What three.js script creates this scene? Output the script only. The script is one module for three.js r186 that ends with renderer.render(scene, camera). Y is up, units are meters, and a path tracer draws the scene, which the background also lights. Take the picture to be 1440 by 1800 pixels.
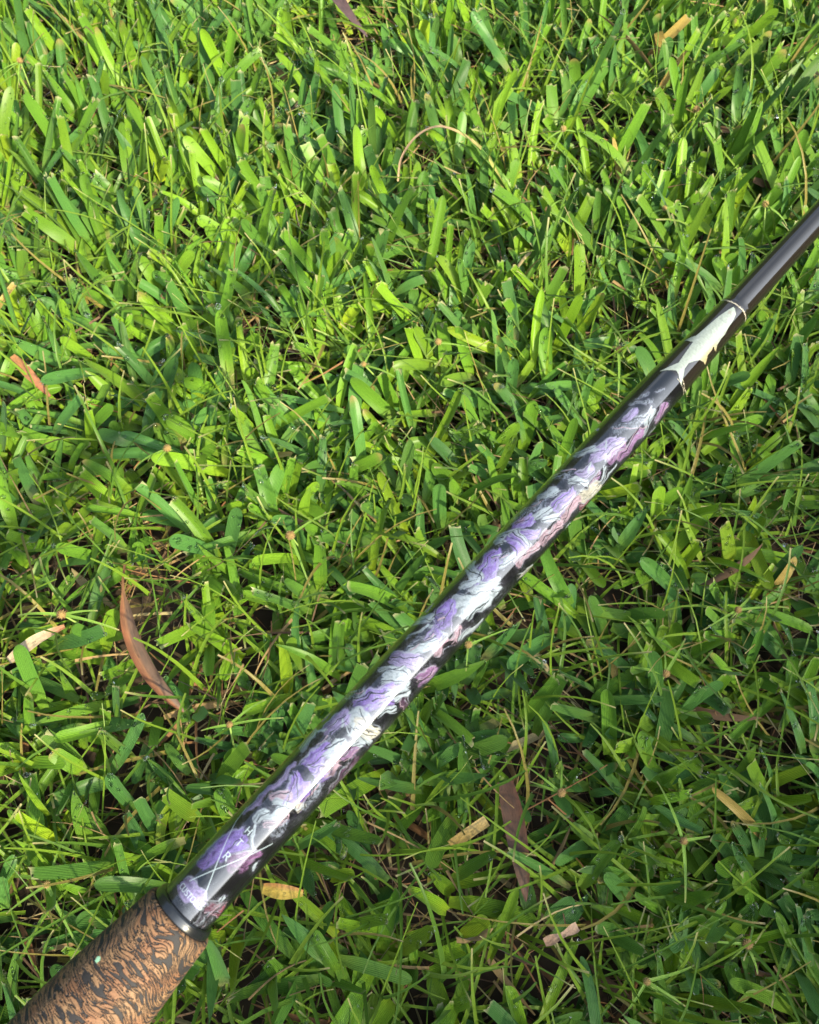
import * as THREE from 'three';
import { ImprovedNoise } from 'three/addons/math/ImprovedNoise.js';
import { mergeGeometries } from 'three/addons/utils/BufferGeometryUtils.js';

// ---------------------------------------------------------------- camera, sky, sun, exposure
const scene = new THREE.Scene();
const camera = new THREE.PerspectiveCamera(60.04, 819 / 1024, 0.01, 400);
camera.position.set(0, 0.48, 0);
camera.rotation.set(THREE.MathUtils.degToRad(-66), 0, 0);
camera.focus = 0.36;
camera.userData.fStop = camera.getFocalLength() / 0.9;

const renderer = new THREE.WebGLRenderer({ antialias: true });
renderer.setSize(819, 1024);
renderer.toneMapping = THREE.LinearToneMapping;
renderer.toneMappingExposure = 2.7;
renderer.shadowMap.enabled = true;

const SUN = new THREE.Vector3(0.491, 0.6157, 0.6166).normalize();      // 38 degrees up, behind the camera to the right
const noise = new ImprovedNoise();
function fbm(x, y, z, n = 4) { let s = 0, a = 1, t = 0; for (let i = 0; i < n; i++) { s += a * noise.noise(x, y, z); t += a; a *= 0.5; x = x * 2.03 + 7.1; y = y * 2.03 + 3.7; z = z * 2.03 + 5.3; } return s / t; }
const sm = THREE.MathUtils.smoothstep, lerp = THREE.MathUtils.lerp, clamp = THREE.MathUtils.clamp;
function rng(seed) { let s = seed >>> 0; return () => { s = (s + 0x6d2b79f5) | 0; let t = Math.imul(s ^ (s >>> 15), 1 | s); t = (t + Math.imul(t ^ (t >>> 7), 61 | t)) ^ t; return ((t ^ (t >>> 14)) >>> 0) / 4294967296; }; }

{ // morning sky: blue overhead, paler towards the horizon; aureole and unseen cloud veil round the sun, placed to streak the rod
  const W = 1024, H = 512, data = new Float32Array(W * H * 4);
  for (let j = 0; j < H; j++) for (let i = 0; i < W; i++) {
    const up = ((j + 0.5) / H - 0.5) * Math.PI, ro = ((i + 0.5) / W - 0.5) * 2 * Math.PI;
    const x = Math.cos(ro) * Math.cos(up), y = Math.sin(up), z = Math.sin(ro) * Math.cos(up);
    const th = THREE.MathUtils.radToDeg(Math.acos(clamp(x * SUN.x + y * SUN.y + z * SUN.z, -1, 1)));
    const k = Math.exp(-Math.max(y, 0) * 3.2), cl = sm(fbm(x * 2.2 / (Math.abs(y) + 0.35), 3.1, z * 2.2 / (Math.abs(y) + 0.35), 5), 0.02, 0.5) * 0.35;
    const au = 5 * Math.exp(-th / 6) + 1.2 * Math.exp(-th / 15), veil = (1.35 + 0.4 * fbm(x * 5, y * 5, z * 5, 4)) / (1 + Math.pow(th / 42, 6));
    const base = [lerp(0.11, 0.33, k), lerp(0.17, 0.39, k), lerp(0.27, 0.47, k)], o = (j * W + i) * 4;
    for (let c = 0; c < 3; c++) {
      let v = lerp(base[c], [0.85, 0.87, 0.9][c], cl) * 0.95 + au * [1, 0.96, 0.88][c] + veil * [0.9, 0.96, 1.04][c];
      if (y < 0) v = lerp(v, [0.07, 0.11, 0.05][c], sm(-y, 0, 0.06));
      data[o + c] = v;
    }
    data[o + 3] = 1;
  }
  const t = new THREE.DataTexture(data, W, H, THREE.RGBAFormat, THREE.FloatType);
  t.mapping = THREE.EquirectangularReflectionMapping; t.magFilter = t.minFilter = THREE.LinearFilter; t.needsUpdate = true;
  scene.background = t; scene.environment = t;
}
const sun = new THREE.DirectionalLight(new THREE.Color(1, 0.89, 0.62), 4.9);
sun.name = 'sun'; sun.position.copy(SUN).multiplyScalar(6); sun.castShadow = true; sun.shadow.radius = 5;
sun.shadow.mapSize.set(4096, 4096);
Object.assign(sun.shadow.camera, { left: -3.5, right: 3.5, top: 3.5, bottom: -3.5, near: 0.1, far: 14 });
scene.add(sun, sun.target);

// ---------------------------------------------------------------- helpers
const taken = new Map();
function numbered(n) { const k = taken.get(n) ?? 0; taken.set(n, k + 1); return k ? n + '_' + String(k).padStart(3, '0') : n; }
function tag(o, label, category, group, kind) { if (label) o.userData.label = label; if (category) o.userData.category = category; if (group) o.userData.group = group; if (kind) o.userData.kind = kind; return o; }
function mesh(name, geo, mat, parent = scene) { const m = new THREE.Mesh(geo, mat); m.name = parent === scene ? numbered(name) : name; m.castShadow = m.receiveShadow = true; parent.add(m); return m; }
function group(name, x = 0, y = 0, z = 0) { const g = new THREE.Group(); g.name = numbered(name); g.position.set(x, y, z); scene.add(g); return g; }
function dataTex(W, H, fill, srgb = true) {
  const d = new Uint8Array(W * H * 4), c = [0, 0, 0];
  for (let j = 0; j < H; j++) for (let i = 0; i < W; i++) {
    fill(i / W, j / H, c); const o = (j * W + i) * 4;
    for (let k = 0; k < 3; k++) { let v = clamp(c[k], 0, 1); if (srgb) v = v <= 0.0031308 ? v * 12.92 : 1.055 * Math.pow(v, 1 / 2.4) - 0.055; d[o + k] = Math.round(v * 255); }
    d[o + 3] = 255;
  }
  const t = new THREE.DataTexture(d, W, H); t.wrapS = t.wrapT = THREE.RepeatWrapping; t.magFilter = THREE.LinearFilter; t.minFilter = THREE.LinearFilter;
  if (srgb) t.colorSpace = THREE.SRGBColorSpace; t.needsUpdate = true; return t;
}

// ---------------------------------------------------------------- ground
const soilTex = dataTex(512, 512, (u, v, c) => {
  const n = fbm(u * 22, v * 22, 1.5, 5), m = fbm(u * 7, v * 7, 9, 3), g = 0.5 + n * 0.9 + m * 0.4;
  c[0] = 0.022 + 0.026 * g; c[1] = 0.015 + 0.016 * g; c[2] = 0.009 + 0.008 * g;
});
{
  const g = new THREE.PlaneGeometry(240, 240, 1, 1); g.rotateX(-Math.PI / 2);
  const uv = g.attributes.uv; for (let i = 0; i < uv.count; i++) uv.setXY(i, uv.getX(i) * 800, uv.getY(i) * 800);
  tag(mesh('ground', g, new THREE.MeshStandardMaterial({ map: soilTex, roughness: 1, bumpMap: soilTex, bumpScale: 0.004 })), 'dark brown soil under the lawn', 'ground', null, 'structure');
}

// ---------------------------------------------------------------- grass
class Blades {
  constructor(max) { this.p = new Float32Array(max * 3); this.c = new Float32Array(max * 3); this.u = new Float32Array(max * 2); this.i = []; this.n = 0; this.spots = []; }
  // one leaf: a strip that leaves pos towards az, rising at e0 and bending to e1
  leaf(r, o) {
    const { pos, az, e0, e1, L, w, tip, fold, roll0 = 0, roll1 = 0, swing = 0, cols = 5, c0, c1, ct, curl = 0 } = o;
    const T = tip === 'thin' ? [0, 0.16, 0.34, 0.52, 0.7, 0.86, 1] : [0, 0.1, 0.24, 0.4, 0.56, 0.7, 0.82, 0.9, 0.95, 0.98, 1];
    const P = new THREE.Vector3(...pos), d = new THREE.Vector3(), side = new THREE.Vector3(), up = new THREE.Vector3(), q = new THREE.Quaternion(), first = this.n;
    const tear = r() < 0.3 ? Math.floor(r() * cols) : -1, u0 = r() * 7, v0 = r() * 7, slant = (r() - 0.5) * 0.003;
    let last = 0;
    for (let k = 0; k < T.length; k++) {
      const t = T[k], e = lerp(e0, e1, Math.pow(t, 1.25)), a = az + swing * t * t;
      d.set(Math.cos(a) * Math.cos(e), Math.sin(e), Math.sin(a) * Math.cos(e));
      P.addScaledVector(d, (t - last) * L); last = t;
      side.set(-Math.sin(a), 0, Math.cos(a)); q.setFromAxisAngle(d, lerp(roll0, roll1, t)); side.applyQuaternion(q); up.crossVectors(side, d);
      let ww = lerp(0.62, 1, sm(t, 0, 0.3));
      if (tip === 'round') ww *= t < 0.84 ? 1 : Math.sqrt(Math.max(0.0, 1 - ((t - 0.84) / 0.16) ** 2 * 0.985));
      else if (tip === 'cut') ww *= lerp(1, 0.84, sm(t, 0.4, 1));
      else if (tip === 'point') ww *= 1 - Math.pow(t, 3.6) * 0.95;
      else ww = lerp(1, 0.35, t);
      const f = fold * (1 - 0.35 * t);
      for (let j = 0; j < cols; j++) {
        const x = cols === 1 ? 0 : (j / (cols - 1)) * 2 - 1, h = w * 0.5 * ww;
        let jag = 0; if (tip === 'cut' && k === T.length - 1) jag = (r() - 0.7) * 0.0026 + x * slant - (j === tear ? 0.004 : 0);
        const rise = h * (Math.abs(x) * Math.sin(f) + curl * x * x), n3 = this.n * 3;
        this.p[n3] = P.x + side.x * x * h * Math.cos(f) + up.x * rise + d.x * jag;
        this.p[n3 + 1] = Math.max(0.001, P.y + side.y * x * h * Math.cos(f) + up.y * rise + d.y * jag);
        this.p[n3 + 2] = P.z + side.z * x * h * Math.cos(f) + up.z * rise + d.z * jag;
        const kt = ct ? sm(t, o.tipFrom ?? 0.93, 1) : 0, kb = sm(t, 0, 0.4);
        for (let c = 0; c < 3; c++) { let v = lerp(c0[c], c1[c], kb); if (kt) v = lerp(v, ct[c], kt * 0.9); this.c[n3 + c] = v; }
        this.u[this.n * 2] = u0 + x * 0.5 * w / 0.02; this.u[this.n * 2 + 1] = v0 + t * L / 0.08;
        this.n++;
      }
      if (o.wet && k > 2 && k < T.length - 1) for (let m = 0; m < o.wet; m++) {
        const x = r() * 1.7 - 0.85, h = w * 0.5 * ww, s = (r() - 0.5) * 0.13 * L, rise = h * (Math.abs(x) * Math.sin(f) + curl * x * x);
        const nx = up.clone().multiplyScalar(Math.cos(f)).addScaledVector(side, -Math.sign(x) * Math.sin(f));
        this.spots.push([P.clone().addScaledVector(side, x * h * Math.cos(f)).addScaledVector(up, rise).addScaledVector(d, s), nx]);
      }
    }
    for (let k = 0; k < T.length - 1; k++) for (let j = 0; j < cols - 1; j++) {
      const a = first + k * cols + j, b = a + cols;
      this.i.push(a, a + 1, b, b, a + 1, b + 1);
    }
  }
  geometry() {
    const g = new THREE.BufferGeometry();
    g.setAttribute('position', new THREE.BufferAttribute(this.p.slice(0, this.n * 3), 3));
    g.setAttribute('color', new THREE.BufferAttribute(this.c.slice(0, this.n * 3), 3));
    g.setAttribute('uv', new THREE.BufferAttribute(this.u.slice(0, this.n * 2), 2));
    g.setIndex(this.i); g.computeVertexNormals(); return g;
  }
}
// veins along the leaf with faint speckle; u spans 2 cm, v spans 8 cm
const veinTex = dataTex(512, 512, (u, v, c) => {
  const a = Math.sin(u * Math.PI * 2 * 26 + 0.8 * fbm(u * 4, v * 3, 2, 2)) * 0.5 + 0.5, n = fbm(u * 60, v * 8, 4, 3), s = fbm(u * 26, v * 100, 8, 3), p = sm(fbm(u * 50, v * 200, 5, 2), 0.42, 0.6);
  const k = 0.82 + 0.2 * a + 0.26 * n + 0.3 * s;
  c[0] = k * (0.93 + 0.1 * n) + p * 0.15; c[1] = k + p * 0.05; c[2] = k * (0.95 - 0.1 * n) + p * 0.05;
});
const veinBump = dataTex(512, 512, (u, v, c) => { const a = Math.sin(u * Math.PI * 2 * 26 + 0.8 * fbm(u * 4, v * 3, 2, 2)) * 0.5 + 0.5; c[0] = c[1] = c[2] = 0.3 + 0.4 * a + 0.3 * fbm(u * 18, v * 20, 3, 3); }, false);
const leafMat = new THREE.MeshPhysicalMaterial({ name: 'leaf', map: veinTex, bumpMap: veinBump, bumpScale: 0.00035, vertexColors: true, roughness: 0.92, transmission: 0.32, thickness: 0, clearcoat: 0.24, clearcoatRoughness: 0.34, specularIntensity: 0.25, side: THREE.DoubleSide });
const strawMat = new THREE.MeshPhysicalMaterial({ name: 'straw', map: veinTex, vertexColors: true, roughness: 0.9, transmission: 0.2, thickness: 0, side: THREE.DoubleSide });

const GREENS = [[0.095, 0.205, 0.013], [0.072, 0.172, 0.018], [0.108, 0.222, 0.011], [0.056, 0.152, 0.03], [0.14, 0.255, 0.01], [0.068, 0.172, 0.03]];
const TIP = [0.4, 0.34, 0.19];
// places kept clear of tall leaves, so that what lies on the lawn shows: [x, z, radius]
const CLEAR = [[-0.146, -0.14, 0.012], [-0.139, -0.12, 0.014], [-0.128, -0.105, 0.014], [-0.118, -0.095, 0.012], [0.0485, -0.042, 0.011], [0.0503, -0.03, 0.012], [0.051, -0.018, 0.012], [0.0525, -0.006, 0.01], [-0.187, -0.121, 0.013], [-0.043, -0.585, 0.02], [0.067, 0.011, 0.011], [-0.218, -0.279, 0.012], [-0.057, -0.006, 0.01]];
function shoot(B, r, x, z, wet, scale = 1) {
  if (fbm(x * 13, z * 13, 4.4, 2) < -0.12 && r() < 0.6) return;
  const n = 2 + Math.floor(r() * 4), lean = r() * 6.283, tilt = 0.15 + r() * 0.75, base = GREENS[Math.floor(r() * GREENS.length)], patch = fbm(x * 9, z * 9, 2.2, 2);
  // leaves of one shoot stand in two ranks across its lean; the lawn as a whole leans a little away to the left
  const fan = lean + (r() < 0.5 ? 1.2 : -1.2);
  const near = CLEAR.some(([cx, cz, cr]) => Math.hypot(cx - x, cz - z) < cr * 2.2);
  for (let k = 0; k < n; k++) {
    if (near && r() < 0.75) continue;
    const az = (k % 2 ? fan : fan + Math.PI) + (r() - 0.5) * 1.4, out = (k + 0.5) / n;
    const up = sm(-z, 0.1, 0.42), field = -2.2 + 1.5 * fbm(x * 3.2, z * 3.2, 8, 2) + 0.75 * sm(x, -0.1, 0.25), pull = 0.35 + 0.75 * up, bias = new THREE.Vector2(Math.cos(az) + Math.cos(field) * pull, Math.sin(az) + Math.sin(field) * pull), a2 = Math.atan2(bias.y, bias.x);
    const L = (0.018 + 0.031 * Math.pow(r(), 1.25)) * (0.88 + 0.22 * up) * scale, cutTip = r() < 0.42;
    const e0 = lerp(1.4, 0.08, r()), e1 = e0 - (0.05 + 1.25 * r() * r());
    const tone = 0.8 + r() * 0.4 + patch * 0.25, yel = Math.max(0, r() - 0.78) * 1.5, c1 = base.map((v, c) => v * tone * (c === 0 ? 1 + yel * 1.2 : c === 1 ? 1 + yel * 0.35 : 1 - yel * 0.4));
    const dry = r();
    const c0 = dry < 0.06 ? [0.22, 0.2, 0.07] : [c1[0] * 1.35 + 0.012, c1[1] * 1.15, c1[2] * 0.75];
    const dead = dry > 0.997;
    B.leaf(r, {
      pos: [x + Math.cos(lean) * 0.004 * k, 0.007 + 0.026 * Math.pow(r(), 0.8), z + Math.sin(lean) * 0.004 * k], az: a2, e0: e0 * (1 - tilt * 0.2), e1, L, w: (0.0046 + r() * 0.0038) * (0.75 + 0.25 * scale), tip: cutTip ? 'cut' : r() < 0.7 ? 'round' : 'point',
      fold: 0.1 + Math.pow(r(), 2) * 0.75, roll0: (r() - 0.5) * 0.7, roll1: (r() - 0.5) * 2.2, swing: (r() - 0.5) * 0.7, curl: (r() - 0.3) * 0.25,
      c0: dead ? [0.3, 0.16, 0.05] : c0, c1: dead ? [0.38, 0.26, 0.07] : c1, ct: cutTip ? TIP : r() < 0.1 ? [0.3, 0.22, 0.07] : null, tipFrom: cutTip ? 0.965 : 0.86, wet: wet && r() < 0.6 ? 2 : 0,
    });
  }
}
function thinBlade(B, r, x, z) {
  const g = r(), c1 = g < 0.55 ? [0.16, 0.255, 0.016] : g < 0.86 ? [0.09, 0.18, 0.016] : [0.24, 0.19, 0.045];
  const e0 = lerp(1.5, 0.25, r());
  B.leaf(r, { pos: [x, 0.006 + r() * 0.022, z], az: r() * 6.283, e0, e1: e0 - 0.1 - r() * 1.2, L: 0.028 + r() * 0.05, w: 0.0009 + r() * 0.0021, tip: 'thin', cols: 3, fold: 0.35, swing: (r() - 0.5) * 1.4, roll1: (r() - 0.5) * 1.2, c0: c1.map((v) => v * 1.1), c1, ct: r() < 0.5 ? [0.5, 0.4, 0.2] : null, tipFrom: 0.85 });
}
function straw(B, r, x, z) {
  const g = r(), c1 = g < 0.35 ? [0.27, 0.165, 0.065] : g < 0.65 ? [0.11, 0.055, 0.025] : g < 0.85 ? [0.21, 0.09, 0.03] : [0.36, 0.27, 0.13], e0 = (r() - 0.25) * 0.6;
  const big = r() < 0.09;
  B.leaf(r, { pos: [x, 0.003 + r() * (r() < 0.3 ? 0.034 : 0.016), z], az: r() * 6.283, e0, e1: e0 - r() * 0.6, L: 0.015 + r() * 0.045, w: big ? 0.003 + r() * 0.004 : 0.0007 + r() * 0.0013, tip: big ? 'point' : 'thin', cols: 3, fold: 0.3 + r() * 0.6, swing: (r() - 0.5) * 1.2, roll0: r() * 3, roll1: r() * 4, c0: c1, c1 });
}
const inView = (x, z) => { const d = -z, t = (d + 0.12) / 0.78; return t > -0.05 && t < 1 && Math.abs(x) < 0.22 + 0.15 * t; };
let spots;
{
  const X0 = -0.56, X1 = 0.52, Z0 = -0.86, Z1 = 0.2, area = (X1 - X0) * (Z1 - Z0), r = rng(11);
  const B = new Blades(1500000), N = Math.round(area * 6300);
  for (let i = 0; i < N; i++) { const x = lerp(X0, X1, r()), z = lerp(Z0, Z1, r()); shoot(B, r, x, z, inView(x, z)); }
  spots = B.spots;
  tag(mesh('grass', B.geometry(), leafMat), 'broad bladed green lawn grass, freshly mown and wet with dew', 'grass', null, 'stuff');
  const F = new Blades(520000), M = Math.round(area * 11500);
  for (let i = 0; i < M; i++) thinBlade(F, r, lerp(X0, X1, r()), lerp(Z0, Z1, r()));
  tag(mesh('fine_grass', F.geometry(), leafMat), 'thin yellow green grass stems among the broad blades of the lawn', 'grass', null, 'stuff');
  const S = new Blades(700000), K = Math.round(area * 12000);
  for (let i = 0; i < K; i++) straw(S, r, lerp(X0, X1, r()), lerp(Z0, Z1, r()));
  tag(mesh('thatch', S.geometry(), strawMat), 'brown and straw coloured dead blades under the green lawn grass', 'dead grass', null, 'stuff');
  // the lawn round about, tile by tile
  const Q = new Blades(160000), side = 0.3;
  for (let i = 0; i < 420; i++) shoot(Q, r, r() * side, r() * side, false);
  for (let i = 0; i < 120; i++) thinBlade(Q, r, r() * side, r() * side);
  const cells = []; for (let i = -16; i < 16; i++) for (let j = -16; j < 12; j++) { const x = i * side, z = j * side; if (x + side > X0 + 0.03 && x < X1 - 0.03 && z + side > Z0 + 0.03 && z < Z1 - 0.03) continue; cells.push([x, z]); }
  const im = new THREE.InstancedMesh(Q.geometry(), leafMat, cells.length), m4 = new THREE.Matrix4(), turn = new THREE.Matrix4(), mid = new THREE.Matrix4().makeTranslation(-side / 2, 0, -side / 2);
  cells.forEach(([x, z], i) => { m4.makeTranslation(x + side / 2, 0, z + side / 2).multiply(turn.makeRotationY(Math.floor(r() * 4) * Math.PI / 2)).multiply(mid); im.setMatrixAt(i, m4); });
  im.name = numbered('grass'); im.castShadow = im.receiveShadow = true; scene.add(tag(im, 'green lawn stretching away beyond the edges of the picture', 'lawn', null, 'stuff'));
}

// ---------------------------------------------------------------- hedges out of view: one placed to shade the near lawn, one to darken the rod's left reflection
function unseen_hedge(nx, nz, near, top, half, seed, label) {
  const depth = 0.7, h = group('unseen_hedge', nx * (near + depth / 2), 0, nz * (near + depth / 2)); h.rotation.y = Math.atan2(nx, nz);
  const r = rng(seed);
  const leaf = new THREE.BufferGeometry(); leaf.setAttribute('position', new THREE.BufferAttribute(new Float32Array([0, 0, 0, 0.014, 0.024, 0.004, 0, 0.055, 0, -0.014, 0.024, 0.004]), 3)); leaf.setIndex([0, 1, 2, 0, 2, 3]); leaf.computeVertexNormals();
  const N = 30000, im = new THREE.InstancedMesh(leaf, new THREE.MeshPhysicalMaterial({ color: new THREE.Color(0.05, 0.11, 0.03), roughness: 0.9, transmission: 0.3, thickness: 0, side: THREE.DoubleSide }), N), m = new THREE.Object3D();
  for (let i = 0; i < N; i++) {
    const f = r(), x = (r() * 2 - 1) * half, wob = fbm(x * 3, 1, 2, 3) * 0.06, dp = Math.pow(r(), 2) * 0.14;
    if (f < 0.55) m.position.set(x, r() * top, -depth / 2 + dp + wob); else if (f < 0.8) m.position.set(x, top - dp + wob, (r() - 0.5) * depth); else m.position.set(x, r() * top, depth / 2 - dp);
    m.rotation.set(r() * 6, r() * 6, r() * 6); m.scale.setScalar(0.7 + r() * 0.7); m.updateMatrix(); im.setMatrixAt(i, m.matrix);
  }
  im.name = 'foliage'; im.userData.kind = 'stuff'; im.castShadow = true; h.add(im);
  const core = []; for (let i = 0; i < 40; i++) { const g = new THREE.CylinderGeometry(0.012, 0.022, top - 0.15, 6, 1); g.translate((r() * 2 - 1) * half, (top - 0.15) / 2, (r() - 0.5) * 0.3); core.push(g); }
  mesh('stems', mergeGeometries(core), new THREE.MeshStandardMaterial({ color: new THREE.Color(0.09, 0.06, 0.04), roughness: 0.9 }), h);
  const mass = new THREE.BoxGeometry(half * 2, top - 0.22, depth - 0.26, 30, 10, 4); mass.translate(0, (top - 0.22) / 2 + 0.05, 0);
  { const p = mass.attributes.position; for (let i = 0; i < p.count; i++) { const x = p.getX(i), y = p.getY(i), z = p.getZ(i), k = 1 + fbm(x * 3, y * 3, z * 3, 2) * 0.12; p.setXYZ(i, x, y * (1 + (k - 1) * 0.3), z * k); } mass.computeVertexNormals(); }
  mesh('inner_growth', mass, new THREE.MeshStandardMaterial({ color: new THREE.Color(0.025, 0.035, 0.015), roughness: 1 }), h);
  tag(h, label, 'unseen_hedge');
}
unseen_hedge(0.6217, 0.783, -0.195 + 2.6, 2.02, 3.2, 5, 'unseen dense green hedgerow on the sunny side, placed to shade the near lawn');
unseen_hedge(-0.68, -0.733, 2.9, 2.3, 4.5, 6, 'unseen dense green hedgerow beyond the far left, placed to darken the left of the rod reflection');

// ---------------------------------------------------------------- fishing rod
const A = new THREE.Vector3(0.67879, 0.11946, -0.72455).normalize(), Nn = new THREE.Vector3(0.04218, 0.9787, 0.20089).normalize(), Bb = new THREE.Vector3().crossVectors(A, Nn).normalize();
Nn.crossVectors(Bb, A);
const BUTT = -1.66, FOOT = new THREE.Vector3(-0.01055, 0.23532, -0.05022);
const rod = group('fishing_rod');
rod.position.copy(FOOT).addScaledVector(A, BUTT);
rod.quaternion.setFromRotationMatrix(new THREE.Matrix4().makeBasis(Bb, A, Nn));
tag(rod, 'fishing rod with purple and white marbled blank, dark burl cork grip and fish decal', 'fishing rod');
// a turned piece along the rod: profile points [s in mm, radius in mm]; u runs along, v round (0.5 faces +Z)
function turned(profile, steps, seg = 128, rough) {
  const s0 = profile[0][0], s1 = profile[profile.length - 1][0], pts = [];
  for (let k = 0; k < profile.length - 1; k++) { const n = Math.max(1, Math.round(steps * (profile[k + 1][0] - profile[k][0]) / (s1 - s0))); for (let i = 0; i < n; i++) pts.push([lerp(profile[k][0], profile[k + 1][0], i / n), lerp(profile[k][1], profile[k + 1][1], i / n)]); }
  pts.push(profile[profile.length - 1]);
  const pos = [], uv = [], idx = [];
  pts.forEach(([s, rad]) => { for (let j = 0; j <= seg; j++) { const f = (j / seg) * 2 * Math.PI - Math.PI, q = (rad + (rough ? rough(s, f) : 0)) / 1000; pos.push(q * Math.sin(f), s / 1000 - BUTT, q * Math.cos(f)); uv.push((s - s0) / (s1 - s0 || 1), j / seg); } });
  for (let k = 0; k < pts.length - 1; k++) for (let j = 0; j < seg; j++) { const a = k * (seg + 1) + j, b = a + seg + 1; idx.push(a, a + 1, b, b, a + 1, b + 1); }
  const g = new THREE.BufferGeometry(); g.setAttribute('position', new THREE.Float32BufferAttribute(pos, 3)); g.setAttribute('uv', new THREE.Float32BufferAttribute(uv, 2)); g.setIndex(idx); g.computeVertexNormals();
  // close the seam's normals
  const nm = g.attributes.normal; for (let k = 0; k < pts.length; k++) { const a = k * (seg + 1), b = a + seg, v = new THREE.Vector3(nm.getX(a) + nm.getX(b), nm.getY(a) + nm.getY(b), nm.getZ(a) + nm.getZ(b)).normalize(); nm.setXYZ(a, v.x, v.y, v.z); nm.setXYZ(b, v.x, v.y, v.z); }
  return g;
}

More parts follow.
